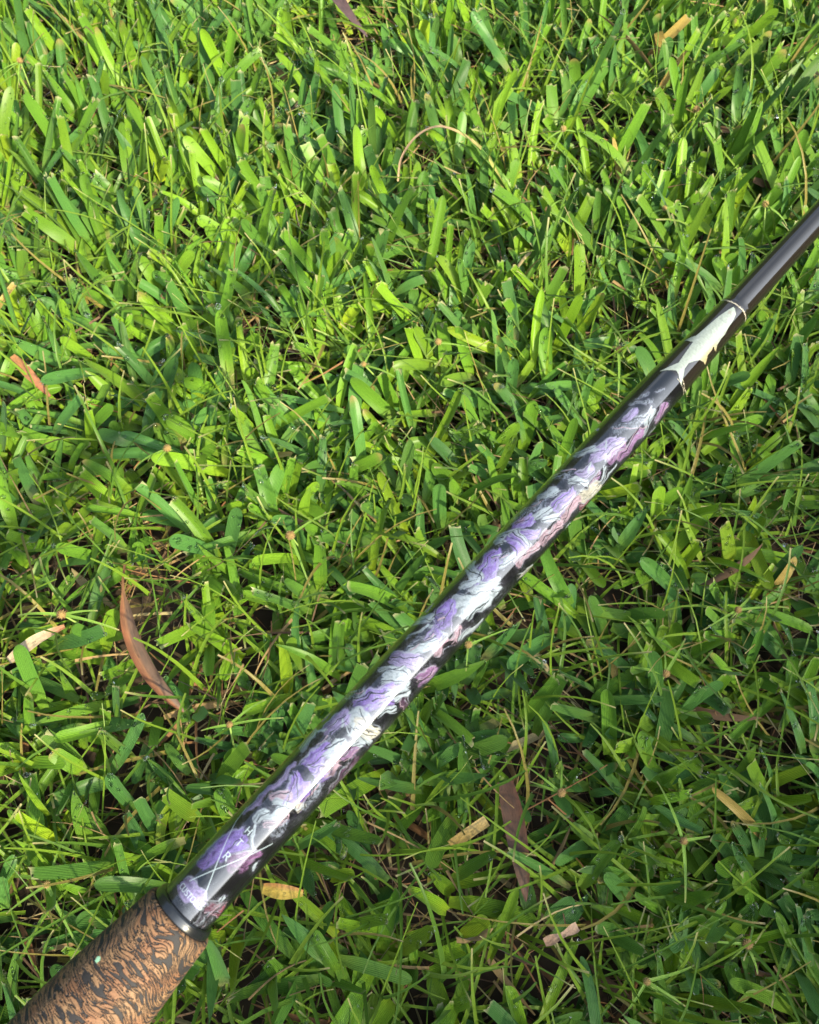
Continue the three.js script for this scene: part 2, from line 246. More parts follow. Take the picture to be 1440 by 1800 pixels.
// marbled paint: strokes of paint on black, each from (s, arc) to (s, arc) in mm with a half width, drawn out by a swirling warp
const STROKES = [
  'V 110.3 -2.24 112.8 -1.37 1.23;S 105.8 -2.12 114.2 2.75 1.23;S 115.1 -4.08 119.5 0.22 0.51;S 117.9 -3.94 121.0 -2.43 0.45;W 114.8 2.14 118.2 1.20 0.29;S 122.4 -0.85 125.0 0.57 0.21',
  'M 117.6 6.49 121.6 5.05 1.27;W 111.4 6.08 117.8 2.89 0.95;W 113.3 9.68 116.4 9.63 0.74;M 100.4 5.82 110.3 4.54 1.28;V 97.0 -1.12 103.1 0.91 1.73;M 97.9 2.36 102.2 3.74 1.53',
  'W 95.7 2.08 100.6 -1.53 0.22;W 92.9 -6.54 97.2 -3.87 1.04;W 95.7 -3.72 96.8 -2.25 0.44;V 93.8 -1.25 97.3 -0.03 1.43;S 82.6 -10.04 86.6 -2.91 1.23;K 92.2 -3.68 93.8 -3.18 0.84',
  'K 86.5 -1.56 88.2 -2.24 0.89;V 88.4 -0.74 91.2 0.09 1.33;W 90.2 0.23 92.5 -0.94 0.30;M 89.4 4.24 91.8 3.91 1.09;K 91.0 5.55 94.5 3.20 0.64;W 90.4 7.09 95.1 4.52 0.64',
  'W 91.1 8.05 98.0 6.27 0.30;W 84.2 -1.10 87.9 2.15 0.99;C 84.5 5.18 89.2 6.98 2.27;W 75.8 -5.28 79.4 -3.24 1.43;P 76.5 0.76 81.1 1.13 1.87;L 76.3 4.28 81.3 4.30 1.78',
  'K 73.2 -1.01 73.7 1.01 0.64;W 70.5 -1.49 74.0 -0.61 1.13;W 70.9 1.26 73.5 2.69 1.13;R 81.8 7.53 84.3 7.78 0.89;L 66.2 4.45 73.2 5.07 1.53;K 69.4 3.11 72.5 3.77 0.54',
  'K 62.6 5.47 64.4 5.32 0.59;S 67.1 -7.60 74.1 -3.71 1.48;P 64.2 -4.93 68.6 -2.63 1.38;M 64.6 -5.71 66.4 -5.06 0.74;K 65.8 -1.69 67.9 -1.05 0.89;P 64.2 -1.02 66.4 0.89 1.28',
  'W 59.1 -7.47 62.7 -3.21 0.89;W 62.7 -3.21 62.5 1.09 0.79;W 62.3 0.90 60.8 3.12 0.74;W 57.4 -5.88 59.0 -4.98 1.48;K 59.0 -5.92 59.4 -5.42 0.30;P 60.5 -2.70 59.8 0.98 1.83',
  'K 54.4 -3.40 57.5 -3.25 1.09;S 52.6 -1.52 55.8 -0.82 0.99;W 52.1 0.29 57.1 0.87 0.84;P 46.5 -1.41 52.8 -3.06 2.57;W 47.6 -8.69 45.1 -2.23 1.53;W 45.1 0.17 49.8 2.42 0.59',
  'W 52.4 -2.68 54.8 -2.37 0.25;L 57.3 3.36 63.4 3.87 1.38;K 56.5 4.87 59.8 8.42 0.89;C 54.9 7.03 58.5 10.34 0.99;K 52.8 6.22 54.6 6.67 0.89;W 40.8 -4.53 43.9 -2.29 0.99',
  'W 36.5 -0.56 45.9 4.06 3.21;W 36.6 2.97 41.5 3.62 1.48;K 39.9 -3.69 40.8 -1.29 0.54;K 44.8 6.86 51.3 6.11 1.63;K 37.1 5.70 40.5 7.55 1.48;P 29.5 -1.61 34.1 -3.35 2.07',
  'G 29.4 -2.96 30.6 -2.31 1.09;W 26.5 -3.51 27.5 1.96 0.35;W 19.6 -5.73 26.5 -4.37 0.35;W 24.4 -9.15 29.0 -4.47 1.09;P 26.3 -0.47 24.4 -0.19 1.73;G 20.0 -3.61 24.6 -0.72 1.38',
  'W 18.1 -2.12 23.1 1.02 1.48;V 14.3 -4.34 16.8 0.56 1.87;L 28.5 4.67 31.8 3.54 1.09;L 22.7 3.28 26.2 3.67 1.13;M 14.4 5.47 18.1 6.87 1.87;K 26.1 4.30 28.3 4.89 0.89',
  'K 21.5 4.72 22.2 8.02 1.18;W 30.4 5.77 37.0 8.49 0.89;W 7.9 -2.79 12.3 0.53 1.53;W 8.9 -5.08 13.2 -1.05 0.64;W 13.0 -0.15 12.8 1.46 0.99;K 6.4 -1.72 7.3 -0.41 0.84',
  'P 2.8 0.28 7.4 1.58 2.37;W 6.7 1.91 10.8 3.07 1.09;K 5.8 4.90 12.6 4.87 1.43;P -0.8 -2.61 4.6 0.72 2.07;S -3.8 -8.95 1.2 -4.79 1.23;W -5.4 -0.98 -5.4 4.01 3.26',
  'C -5.3 1.70 -4.4 5.42 1.97;W 6.1 2.07 8.4 4.39 1.58;K -1.7 4.02 3.8 6.58 1.53;W 0.1 3.30 4.3 4.81 0.74;D 7.0 6.26 6.0 9.26 1.28;V -11.5 -4.55 -6.8 -4.10 1.83',
  'K -11.3 -0.89 -8.4 -0.58 0.99;G -16.2 -2.94 -14.3 -2.29 1.09;W -19.9 -6.48 -15.5 -8.17 1.23;W -15.8 -11.13 -12.3 -4.48 0.30;W -9.4 -2.07 -7.3 -3.50 0.25;P -21.3 -1.69 -16.9 -1.49 2.07',
  'P -22.7 0.70 -20.8 2.03 1.92;L -20.2 2.80 -17.5 3.33 1.48;W -16.0 0.13 -11.7 1.21 1.58;M -13.7 3.15 -10.6 4.55 1.53;K -16.0 4.44 -14.8 4.73 0.99;D -22.5 9.37 -13.9 7.47 1.78',
  'W -10.6 3.31 -9.1 5.34 0.84;V -42.4 -5.91 -24.1 -4.53 0.64;P -31.1 1.69 -26.9 -0.37 2.76;L -33.3 -2.42 -31.4 -0.75 1.23;W -34.3 -1.39 -33.2 2.30 0.89;C -33.2 2.30 -30.0 4.84 0.74',  // long V stroke: bluish band painted along the edge of the sky reflection
  'K -24.9 0.42 -24.0 -1.82 1.48;K -34.7 2.40 -33.2 3.80 1.28;W -40.7 -1.86 -38.4 -2.74 1.13;W -38.6 -0.56 -35.1 1.15 1.23;L -39.4 0.94 -36.0 2.70 1.13;W -46.7 1.96 -42.2 -1.06 0.39',
  'S -29.9 5.53 -24.0 3.36 0.99;P -51.7 -3.43 -47.3 -2.15 2.27;Q -52.5 1.66 -48.7 2.92 2.02;S -40.0 3.60 -36.7 3.79 1.23;W -50.1 6.66 -48.5 6.02 0.39;V -64.8 -4.26 -63.9 0.69 1.97',
  'K -61.2 -1.65 -59.6 -1.58 1.17;K -69.4 0.83 -67.3 0.33 1.54;R -64.3 5.16 -63.3 7.43 1.54;G -68.3 5.40 -63.7 5.47 2.16;W -61.6 4.57 -60.7 4.89 0.55;P -57.6 -5.19 -50.9 -4.36 1.85',
].join(';').split(';').map((t) => { const f = t.split(' '); return [f[0], ...f.slice(1).map(Number)]; });
const PAINT = { W: [0.185, 0.22, 0.26], C: [0.27, 0.265, 0.24], P: [0.105, 0.07, 0.235], V: [0.15, 0.125, 0.25], L: [0.2, 0.145, 0.19], M: [0.13, 0.075, 0.16], K: [0.003, 0.003, 0.004], S: [0.12, 0.14, 0.185], G: [0.05, 0.047, 0.066], D: [0.05, 0.02, 0.05], R: [0.16, 0.04, 0.07], Q: [0.11, 0.055, 0.125], U: [0.085, 0.085, 0.13] };
const MS0 = -69.6, MS1 = 131, MW = 2048, MH = 512, MR = 7.2;
function flow(x, y) { const a = y / MR, Y = Math.sin(a) * MR, Z = Math.cos(a) * MR; return 2.0 * noise.noise(x * 0.2 + 50, Y * 0.2, Z * 0.2) + 0.22 * noise.noise(x * 0.46, Y * 0.46 + 20, Z * 0.46); }
function marbledTexture() {
  const rr = rng(77), all = [];
  // round the back, out of sight of this side, the same paint in free order
  for (let i = 0; i < 110; i++) { const s = lerp(MS0, MS1 - 12, rr()), y = (rr() < 0.5 ? -1 : 1) * lerp(11, 23, rr()), k = 'WWPPVKSLMD'[Math.floor(rr() * 10)], a = rr() * 6.3, l = 1 + rr() * 4; all.push([k, s, y, s + Math.cos(a) * l, y + Math.sin(a) * l, 0.6 + rr() * 1.4]); }
  for (const q of STROKES) if ('WPVLMS'.includes(q[0])) all.push(['U', ...q.slice(1, 5), q[5] * 1.9 + 0.5]);
  const kids = [], kr = rng(15);
  for (const q of STROKES) {   // each dab drags thin pale and dark hairs along with it
    const [k, ax, ay, bx, by, hw] = q; if (k === 'K' || hw < 0.55) continue;
    const dx = bx - ax, dy = by - ay, l = Math.hypot(dx, dy) || 0.1, nx = -dy / l, ny = dx / l, ang = Math.atan2(dy, dx);
    for (let n = ax < -40 && ax > -69 && ay < 4 ? 4 : 1; n < (kr() < 0.5 ? 4 : 5); n++) { const o = (kr() * 2.2 - 1.1) * hw, a = ang + (kr() - 0.5) * 0.7, e = l * 0.5 + hw * (0.3 + kr() * 0.7), mx = (ax + bx) / 2 + nx * o, my = (ay + by) / 2 + ny * o, kind = n < 3 ? (k === 'P' || k === 'V' ? 'WSV'[n] : k === 'W' || k === 'C' ? 'SSW'[n] : 'WLS'[n]) : 'K'; kids.push([kind, mx - Math.cos(a) * e, my - Math.sin(a) * e, mx + Math.cos(a) * e, my + Math.sin(a) * e, kind === 'K' ? 0.06 + kr() * 0.11 : 0.1 + kr() * 0.14]); }
  }
  for (const q of STROKES) all.push([...q.slice(0, 5), q[0] === 'K' ? q[5] * 0.95 : q[0] === 'W' ? q[5] * 1.14 + 0.04 : q[5] * 1.25 + 0.08]);
  all.push(...kids);
  const img = new Float32Array(MW * MH * 3), base = [0.005, 0.005, 0.006];
  const bins = []; for (let b = 0; b < 64; b++) bins.push([]);
  all.forEach((q, i) => { const lo = Math.min(q[1], q[3]) - q[5] * 1.3 - 4, hi = Math.max(q[1], q[3]) + q[5] * 1.3 + 4; for (let b = 0; b < 64; b++) { const x0 = MS0 + (MS1 - MS0) * b / 64, x1 = MS0 + (MS1 - MS0) * (b + 1) / 64; if (hi > x0 && lo < x1) bins[b].push(i); } });
  const gl = rng(3);
  for (let j = 0; j < MH; j++) for (let i = 0; i < MW; i++) {
    const s = lerp(MS0, MS1, (i + 0.5) / MW), f = ((j + 0.5) / MH) * 2 * Math.PI - Math.PI, y0 = f * MR, X = s, Y = Math.sin(f) * MR, Z = Math.cos(f) * MR;
    // the paint was pulled along a slow swirling flow: follow that flow back to where each point came from
    let x = s, y = y0, xb = 0, yb = 0;
    for (let n = 0; n < 9; n++) {
      if (n === 5) { xb = x; yb = y; }
      const e = 0.06, p0 = flow(x, y), vx = (flow(x, y + e) - p0) / e, vy = -(flow(x + e, y) - p0) / e; x += vx * 0.24; y += vy * 0.24;
    }
    const xf = x, yf = y; x = xb; y = yb;
    const h0 = noise.noise(xf * 0.9, yf * 0.9, 3), h1 = noise.noise(xf * 2.3, yf * 2.3, 9), h2 = noise.noise(xf * 5.2, yf * 5.2, 15);
    let c0 = base[0], c1 = base[1], c2 = base[2], near = 0, light = 0;
    const rough = h0 * 0.06 + h1 * 0.02;
    for (const qi of bins[Math.min(63, Math.floor(i / MW * 64))]) {
      const q = qi % 97, [k, ax, ay, bx, by, hw] = all[qi], vx = bx - ax, vy = by - ay, ll = vx * vx + vy * vy || 1e-6;
      const t = clamp(((x - ax) * vx + (y - ay) * vy) / ll, 0, 1), dx = x - ax - vx * t, dy = y - ay - vy * t, d = Math.sqrt(dx * dx + dy * dy) / hw + rough;
      if (d > 1.7) continue;
      if (k !== 'K') near = Math.max(near, 1 - sm(d, 0.9, 1.7));
      if (d > 1.12) continue;
      const len = Math.sqrt(ll), al = ((x - ax) * vx + (y - ay) * vy) / len, ac = ((x - ax) * vy - (y - ay) * vx) / len;
      // paint feathers out along fine streaks
      const st = h0 * 0.45 + h1 * 0.5 + h2 * 0.35;
      // each dab is combed along its length and carries a paler rim where the brush pushed the paint aside
      const comb = noise.noise(al * 0.35 + q * 5.1, ac * 3.4 / Math.max(0.5, hw) + h0 * 0.7, q * 2.3), rim = k === 'K' || k === 'U' ? 0 : Math.exp(-Math.pow((d - 0.86) / 0.1, 2)) * sm(ac / hw, 0.1, 0.8) * 0.65;
      const edge = k === 'K' ? 0.12 : k === 'U' ? 0.7 : 0.2, col = PAINT[k];
      let m = 1 - sm(d + st * 0.05 + (k === 'K' ? 0 : Math.max(0, comb) * 0.7 * Math.pow(Math.abs(t - 0.5) * 2, 3)), 1.0 - edge, 1.06);
      if (k === 'U') m *= clamp(0.22 + st * 1.8, 0, 0.8); else if (k === 'S' || k === 'G') m *= clamp(0.45 + st * 1.3, 0.05, 1); else if (k === 'D' || k === 'Q' || k === 'R') m *= clamp(0.7 + st, 0.2, 1); else m *= clamp(0.95 + st * 0.5, 0.35, 1);
      const tone = k === 'W' || k === 'C' ? 1 - Math.max(0, -st) * 0.6 : 0.95 + st * 0.35;
      const wh = clamp(comb - 0.12, 0, 1) * (k === 'K' || k === 'U' || hw < 0.4 ? 0 : k === 'P' || k === 'V' || k === 'M' ? 0.75 : 1.1); const tn = tone * (1 + Math.min(0, comb) * 0.9 + clamp(al / len, 0, 1) * 0.4 - 0.2); c0 = lerp(c0, lerp(col[0] * tn, 0.19, Math.max(rim, wh)), m); c1 = lerp(c1, lerp(col[1] * tn, 0.22, Math.max(rim, wh)), m); c2 = lerp(c2, lerp(col[2] * tn, 0.265, Math.max(rim, wh)), m);
      if (k === 'W' || k === 'C' || k === 'S') light = Math.max(light, m);
    }
    // hair-fine pulled threads of white and black where paint meets paint
    const q1 = noise.noise(xf * 0.8, yf * 0.8, 21) * 5, q2 = noise.noise(xf * 0.8 + 40, yf * 0.8, 32) * 5, q3 = noise.noise(xf * 1.7, yf * 1.7, 44) * 4;
    const th = Math.exp(-Math.pow((q1 - Math.round(q1)) / 0.075, 2)) * sm(noise.noise(x * 0.2, y * 0.2, 30), -0.2, 0.2), tk = Math.exp(-Math.pow((q2 - Math.round(q2)) / 0.09, 2)) * sm(noise.noise(x * 0.25, y * 0.25, 50), -0.05, 0.3), tf = Math.exp(-Math.pow((q3 - Math.round(q3)) / 0.14, 2));
    const a = Math.min(0.75, th * near * 0.3 + tf * near * 0.05); c0 = lerp(c0, 0.2, a); c1 = lerp(c1, 0.22, a); c2 = lerp(c2, 0.27, a);
    const b = tk * near * 0.35; c0 = lerp(c0, 0.02, b); c1 = lerp(c1, 0.02, b); c2 = lerp(c2, 0.03, b);
    // pearl flakes
    const g = gl(), pk = c2 > 0.1 && light < 0.6 ? 1 : 0.25; if (g > 0.93) { const k = 1 + pk * 0.8; c0 *= k; c1 *= k; c2 *= k; } else if (g < 0.1) { const k = 1 - pk * 0.3; c0 *= k; c1 *= k; c2 *= k; }
    const o = (j * MW + i) * 3; img[o] = c0; img[o + 1] = c1; img[o + 2] = c2;
  }
  // fine white writing: two crossed lines, the letters one above the other, and the word round the rod
  const cv = document.createElement('canvas'); cv.width = MW; cv.height = MH; const g = cv.getContext('2d');
  g.fillStyle = '#000'; g.fillRect(0, 0, MW, MH);
  const px = (s) => (s - MS0) / (MS1 - MS0) * MW, py = (deg) => (deg / 360 + 0.5) * MH, PM = MW / (MS1 - MS0);
  g.strokeStyle = '#fff'; g.lineCap = 'round';
  const line = (s0, a0, s1, a1, w) => { g.lineWidth = w; g.beginPath(); g.moveTo(px(s0), py(a0)); g.quadraticCurveTo(px((s0 + s1) / 2 + 0.4), py((a0 + a1) / 2), px(s1), py(a1)); g.stroke(); };
  line(-45.1, -50, -62.7, 8.6, 2.4); line(-63.1, -33, -42.6, 41, 2.2);
  line(-62.7, 8.6, -63.5, 12, 2); line(-45.1, -50, -41, -56, 2);
  const word = (t, s, deg, size, font, squeeze = 1) => { g.save(); g.translate(px(s), py(deg)); g.rotate(Math.PI / 2); g.scale((MH / (2 * Math.PI * 7.7)) / PM * squeeze, 1); g.font = font + ' ' + size * PM + 'px sans-serif'; g.textAlign = 'center'; g.textBaseline = 'middle'; g.fillStyle = '#fff'; g.fillText(t, 0, 0); g.restore(); };
  word('H', -44.2, -13, 2.7, ''); word('T', -47.9, -11, 2.7, ''); word('R', -52.3, -11.5, 3.1, ''); word('CUSTOMS', -65.4, -10, 2.15, '', 0.92);
  const ink = g.getImageData(0, 0, MW, MH).data;
  return dataTexFrom(MW, MH, (o) => { const k = ink[o * 4] / 255 * 0.62; return [lerp(img[o * 3], 0.38, k), lerp(img[o * 3 + 1], 0.47, k), lerp(img[o * 3 + 2], 0.52, k)]; });
}
function dataTexFrom(W, H, at) {
  const d = new Uint8Array(W * H * 4);
  for (let o = 0; o < W * H; o++) { const c = at(o); for (let k = 0; k < 3; k++) { let v = clamp(c[k], 0, 1); v = v <= 0.0031308 ? v * 12.92 : 1.055 * Math.pow(v, 1 / 2.4) - 0.055; d[o * 4 + k] = Math.round(v * 255); } d[o * 4 + 3] = 255; }
  const t = new THREE.DataTexture(d, W, H); t.magFilter = t.minFilter = THREE.LinearFilter; t.wrapT = THREE.RepeatWrapping; t.colorSpace = THREE.SRGBColorSpace; t.needsUpdate = true; return t;
}
const epoxyWave = dataTex(512, 128, (u, v, c) => { c[0] = c[1] = c[2] = 0.5 + 0.5 * fbm(u * 9, v * 2, 4, 2); }, false);
const gloss = { clearcoat: 1, clearcoatRoughness: 0.035, roughness: 0.07, ior: 1.6 };
mesh('marbled_blank', turned([[MS0, 7.75], [-45, 7.65], [-25, 7.5], [0, 7.35], [30, 7.15], [70, 6.8], [115, 6.45], [MS1, 6.05]], 120), new THREE.MeshPhysicalMaterial({ map: marbledTexture(), ...gloss }), rod);

// dark graphite blank with fine lengthwise grain
const grain = dataTex(256, 1024, (u, v, c) => { const n = fbm(u * 6, v * 130, 1, 3), m = fbm(u * 24, v * 240, 6, 2), k = 1 + n * 0.9 + m * 0.8; c[0] = 0.012 * k; c[1] = 0.0098 * k; c[2] = 0.0078 * k; });
const blankMat = new THREE.MeshPhysicalMaterial({ map: grain, ...gloss });
mesh('dark_blank', turned([[131.02, 6.04], [140, 5.66], [150, 5.28], [161, 4.97], [163, 4.9], [163.7, 4.72], [164.2, 4.5], [166, 4.42], [200, 4.08], [260, 3.8], [700, 2.6], [1150, 1.3]], 260, 96), blankMat, rod);
const tipTop = new THREE.TorusGeometry(0.004, 0.0008, 10, 24); tipTop.translate(0, 1.156 - BUTT, 0); mesh('tip_guide', tipTop, new THREE.MeshStandardMaterial({ color: 0x999999, metalness: 1, roughness: 0.3 }), rod);

// fish decal under the gloss: cut out as its own thin sheet on the blank, [s mm, degrees round]
const FISH = [[161, -8.5], [159.1, -14.8], [155.7, -23.1], [152.9, -26.9], [148.9, -31.2], [145.9, -35.2], [144.6, -46.9], [143, -57.6], [143.1, -36.6], [143.5, -27.5], [141.4, -24.4], [138.1, -19.7], [134.8, -15.4], [132.7, -24.5], [130.6, -33.8], [129.1, -41.2], [131, -20.1], [132.1, -6.3], [131.9, 4.9], [130.8, 17.7], [130, 36.7], [132, 22.9], [134.5, 9], [136.7, 7], [139.2, 18.7], [140.3, 26.9], [140.9, 39.8], [141.2, 55.1], [142.4, 45], [143.4, 36], [145.6, 34.9], [146.7, 31], [146.6, 42.8], [146.7, 53.5], [148.1, 38.1], [150.5, 33.3], [152.6, 33], [154.6, 26.5], [157.4, 22.1], [159.6, 14.6], [160.6, 1.1]];
const RAD = [[-200, 7.75], [-45, 7.65], [-25, 7.5], [0, 7.35], [30, 7.15], [70, 6.8], [115, 6.45], [131, 6.05], [140, 5.66], [150, 5.28], [161, 4.97], [163, 4.9], [164.2, 4.5], [400, 3.4]];
const radius = (s) => { for (let k = 1; k < RAD.length; k++) if (s <= RAD[k][0]) return lerp(RAD[k - 1][1], RAD[k][1], (s - RAD[k - 1][0]) / (RAD[k][0] - RAD[k - 1][0])); return 3; };
function onRod(s, deg, lift = 0) { const f = THREE.MathUtils.degToRad(deg), q = (radius(s) + lift) / 1000; return new THREE.Vector3(q * Math.sin(f), s / 1000 - BUTT, q * Math.cos(f)); }
function decal(outline, lift, fill) {
  // fine grid of cells inside the outline, so that the sheet follows the round of the rod
  const inside = (x, y) => { let c = false; for (let i = 0, j = outline.length - 1; i < outline.length; j = i++) { const [xi, yi] = outline[i], [xj, yj] = outline[j]; if ((yi > y) !== (yj > y) && x < (xj - xi) * (y - yi) / (yj - yi) + xi) c = !c; } return c; };
  const xs = outline.map((p) => p[0]), ys = outline.map((p) => p[1]), x0 = Math.min(...xs), x1 = Math.max(...xs), y0 = Math.min(...ys), y1 = Math.max(...ys), nx = 150, ny = 150, pos = [], col = [], idx = [], id = new Map();
  const vert = (i, j) => { const k = i * 1000 + j; if (!id.has(k)) { const s = lerp(x0, x1, i / nx), d = lerp(y0, y1, j / ny), p = onRod(s, d, lift), c = fill(s, d); id.set(k, pos.length / 3); pos.push(p.x, p.y, p.z); col.push(...c); } return id.get(k); };
  for (let i = 0; i < nx; i++) for (let j = 0; j < ny; j++) if (inside(lerp(x0, x1, (i + 0.5) / nx), lerp(y0, y1, (j + 0.5) / ny))) { const a = vert(i, j), b = vert(i + 1, j), c = vert(i + 1, j + 1), d = vert(i, j + 1); idx.push(a, d, b, b, d, c); }
  const g = new THREE.BufferGeometry(); g.setAttribute('position', new THREE.Float32BufferAttribute(pos, 3)); g.setAttribute('color', new THREE.Float32BufferAttribute(col, 3)); g.setIndex(idx); g.computeVertexNormals(); return g;
}
const decalMat = new THREE.MeshPhysicalMaterial({ vertexColors: true, ...gloss, roughness: 0.3 });
mesh('fish_decal', decal(FISH, 0.12, (s, d) => {
  const n = fbm(s * 1.6, d * 0.12, 3, 3), belly = sm(d, 5, 50) * sm(s, 138, 142) * (1 - sm(s, 146, 150)), eye = Math.hypot((s - 158.6) / 0.6, (d + 5) / 5.5) < 1, gill = Math.abs(s - 155.6 + Math.cos(d * 0.06) * 0.6) < 0.22 && Math.abs(d) < 16, scale = 0.93 + 0.07 * Math.sin(s * 9 + Math.sin(d * 0.9) * 1.2);
  if (eye) return [0.16, 0.16, 0.14];
  const k = 0.86 * (0.94 + n * 0.4 - sm(fbm(s * 3, d * 0.3, 9, 3), 0.2, 0.45) * 0.35) * scale * (gill ? 0.78 : 1);
  return [lerp(0.25, 0.3, belly) * k, lerp(0.29, 0.25, belly) * k, lerp(0.265, 0.13, belly) * k];
}), decalMat, rod);
// speckled gold edges of the decal wrap
function band(s0, wob, width, step, seed, from = -180, to = 180) {
  const r = rng(seed), pos = [], idx = []; let k = 0;
  for (let d = from; d < to; d += step) { const s = s0 + wob(d) + (r() - 0.5) * width * 0.5, w = width * (0.5 + r()), h = step * (0.55 + r() * 0.5), l = 0.1 + r() * 0.05; for (const [a, b] of [[-w / 2, 0], [w / 2, 0], [w / 2, h], [-w / 2, h]]) { const p = onRod(s + a, d + b, l); pos.push(p.x, p.y, p.z); } idx.push(k, k + 3, k + 1, k + 1, k + 3, k + 2); k += 4; }
  const g = new THREE.BufferGeometry(); g.setAttribute('position', new THREE.Float32BufferAttribute(pos, 3)); g.setIndex(idx); g.computeVertexNormals(); return g;
}
const goldMat = new THREE.MeshPhysicalMaterial({ color: new THREE.Color(0.42, 0.38, 0.3), metalness: 0.2, roughness: 0.45, clearcoat: 1, clearcoatRoughness: 0.05 });
mesh('gold_trim', band(162.2, (d) => 0.15 * Math.sin(d * 0.05), 0.4, 3, 21), goldMat, rod);
mesh('gold_trim', mergeGeometries([band(130.2, (d) => 0.25 * Math.sin(d * 0.04 + 1), 0.16, 2.6, 22, 12, 120), band(131.2, (d) => 0.5 * Math.sin(d * 0.09), 0.2, 5, 23, 20, 150)]), goldMat, rod);

// black winding check between cork and blank
mesh('winding_check', turned([[-69.6, 7.7], [-69.5, 8.1], [-69.6, 8.5], [-70, 8.85], [-70.8, 9.05], [-71.7, 9.1], [-72.3, 9.0], [-72.5, 8.4]], 24), new THREE.MeshPhysicalMaterial({ color: new THREE.Color(0.008, 0.009, 0.011), roughness: 0.22, clearcoat: 0.6, clearcoatRoughness: 0.12 }), rod);

// burl cork: tan flakes pressed between dark seams, running round the grip in waves
const CW = 2048, CH = 1024, CS0 = -250, CS1 = -73, CR = 12.5;
const corkField = (s, f) => {
  const X = s, Y = Math.sin(f) * CR, Z = Math.cos(f) * CR, w = noise.noise(X * 0.07, Y * 0.07, Z * 0.07) * 4 + noise.noise(X * 0.22, Y * 0.15, Z * 0.15 + 5) * 1.2;
  const sl = X + w + f * 2.2, y2 = Y * 0.13, g = noise.noise(sl * 1.3, y2, Z * 0.13), g2 = noise.noise(sl * 2.1 + 7, Y * 0.21, Z * 0.21), fine = noise.noise(sl * 2.8, Y * 0.5, Z * 0.5), pit = noise.noise(sl * 0.85, Y * 0.22, Z * 0.22 + 9), blot = noise.noise(X * 0.2 + 31, Y * 0.12, Z * 0.12);
  const seam = Math.max(Math.exp(-Math.pow(g / 0.085, 2)), Math.exp(-Math.pow(g2 / 0.1, 2)) * 0.95, Math.exp(-Math.pow((noise.noise(sl * 0.9 + 60, Y * 0.2, Z * 0.2) - 0.12) / 0.07, 2)) * 0.85);
  const light = clamp(0.9 - seam * 0.72 + fine * 0.3 - sm(pit - blot * 0.3, 0.2, 0.42) * 0.8 + (noise.noise(X * 5, Y * 2, Z * 2) * 0.22), 0, 1);
  return { light, hue: noise.noise(X * 0.2, Y * 0.2, Z * 0.2 + 14), fine, grit: noise.noise(X * 4, Y * 4, Z * 4) };
};
const corkH = new Float32Array(CW * CH), corkCol = new Float32Array(CW * CH * 3);
for (let j = 0; j < CH; j++) for (let i = 0; i < CW; i++) {
  const s = lerp(CS0, CS1, (i + 0.5) / CW), f = ((j + 0.5) / CH) * 2 * Math.PI - Math.PI, q = corkField(s, f), o = j * CW + i, k = sm(q.light, 0.27, 0.52), t = clamp(0.5 + q.hue * 1.1, 0, 1), m = (0.82 + q.fine * 0.25 + q.grit * 0.3);
  corkH[o] = k;
  const tan = [lerp(0.215, 0.18, t), lerp(0.124, 0.083, t), lerp(0.062, 0.039, t)], dark = [0.011, 0.0095, 0.011];
  for (let c = 0; c < 3; c++) corkCol[o * 3 + c] = lerp(dark[c] * (1 + q.grit * 0.6), tan[c] * m, k);
  const gx = (s + 91) / 0.75, gy = (f * 57.3 + 39.2) * 0.0175 * 12.2 / 0.8; if (gx * gx + gy * gy + q.grit * 0.8 < 1) { corkCol[o * 3] = 0.3; corkCol[o * 3 + 1] = 0.55; corkCol[o * 3 + 2] = 0.36; corkH[o] = 1; }
}
const corkMap = dataTexFrom(CW, CH, (o) => [corkCol[o * 3], corkCol[o * 3 + 1], corkCol[o * 3 + 2]]);
const corkBump = (() => { const d = new Uint8Array(CW * CH * 4); for (let o = 0; o < CW * CH; o++) { d[o * 4] = d[o * 4 + 1] = d[o * 4 + 2] = Math.round(clamp(corkH[o] * 0.8 + 0.1, 0, 1) * 255); d[o * 4 + 3] = 255; } const t = new THREE.DataTexture(d, CW, CH); t.magFilter = t.minFilter = THREE.LinearFilter; t.wrapT = THREE.RepeatWrapping; t.needsUpdate = true; return t; })();
const corkMat = new THREE.MeshStandardMaterial({ map: corkMap, bumpMap: corkBump, bumpScale: 0.0006, roughness: 0.78 });
mesh('cork_grip', turned([[-250, 13.4], [-180, 14.2], [-130, 14.0], [-108, 13.6], [-98, 13.0], [-88, 12.0], [-80, 11.0], [-74.8, 10.5], [-73, 10.3], [-72.35, 10.0], [-72.1, 9.2]], 180, 160, (s, f) => 0.06 * fbm(s * 0.3, Math.sin(f) * 4, Math.cos(f) * 4, 3)), corkMat, rod);
// out of the picture: reel seat, rear grip and butt cap that rests on the lawn
mesh('reel_seat', turned([[-420, 10.5], [-418, 11.5], [-260, 11.5], [-250, 12.6]], 20, 48), new THREE.MeshPhysicalMaterial({ color: 0x111113, roughness: 0.25, clearcoat: 0.7 }), rod);
mesh('rear_grip', turned([[-1640, 13], [-1500, 13.5], [-700, 12.2], [-420, 11.6]], 60, 64), corkMat, rod);
mesh('butt_cap', turned([[-1660, 4], [-1659, 13], [-1650, 15.5], [-1632, 15.2], [-1630, 13.2]], 16, 48), new THREE.MeshStandardMaterial({ color: 0x151515, roughness: 0.85 }), rod);

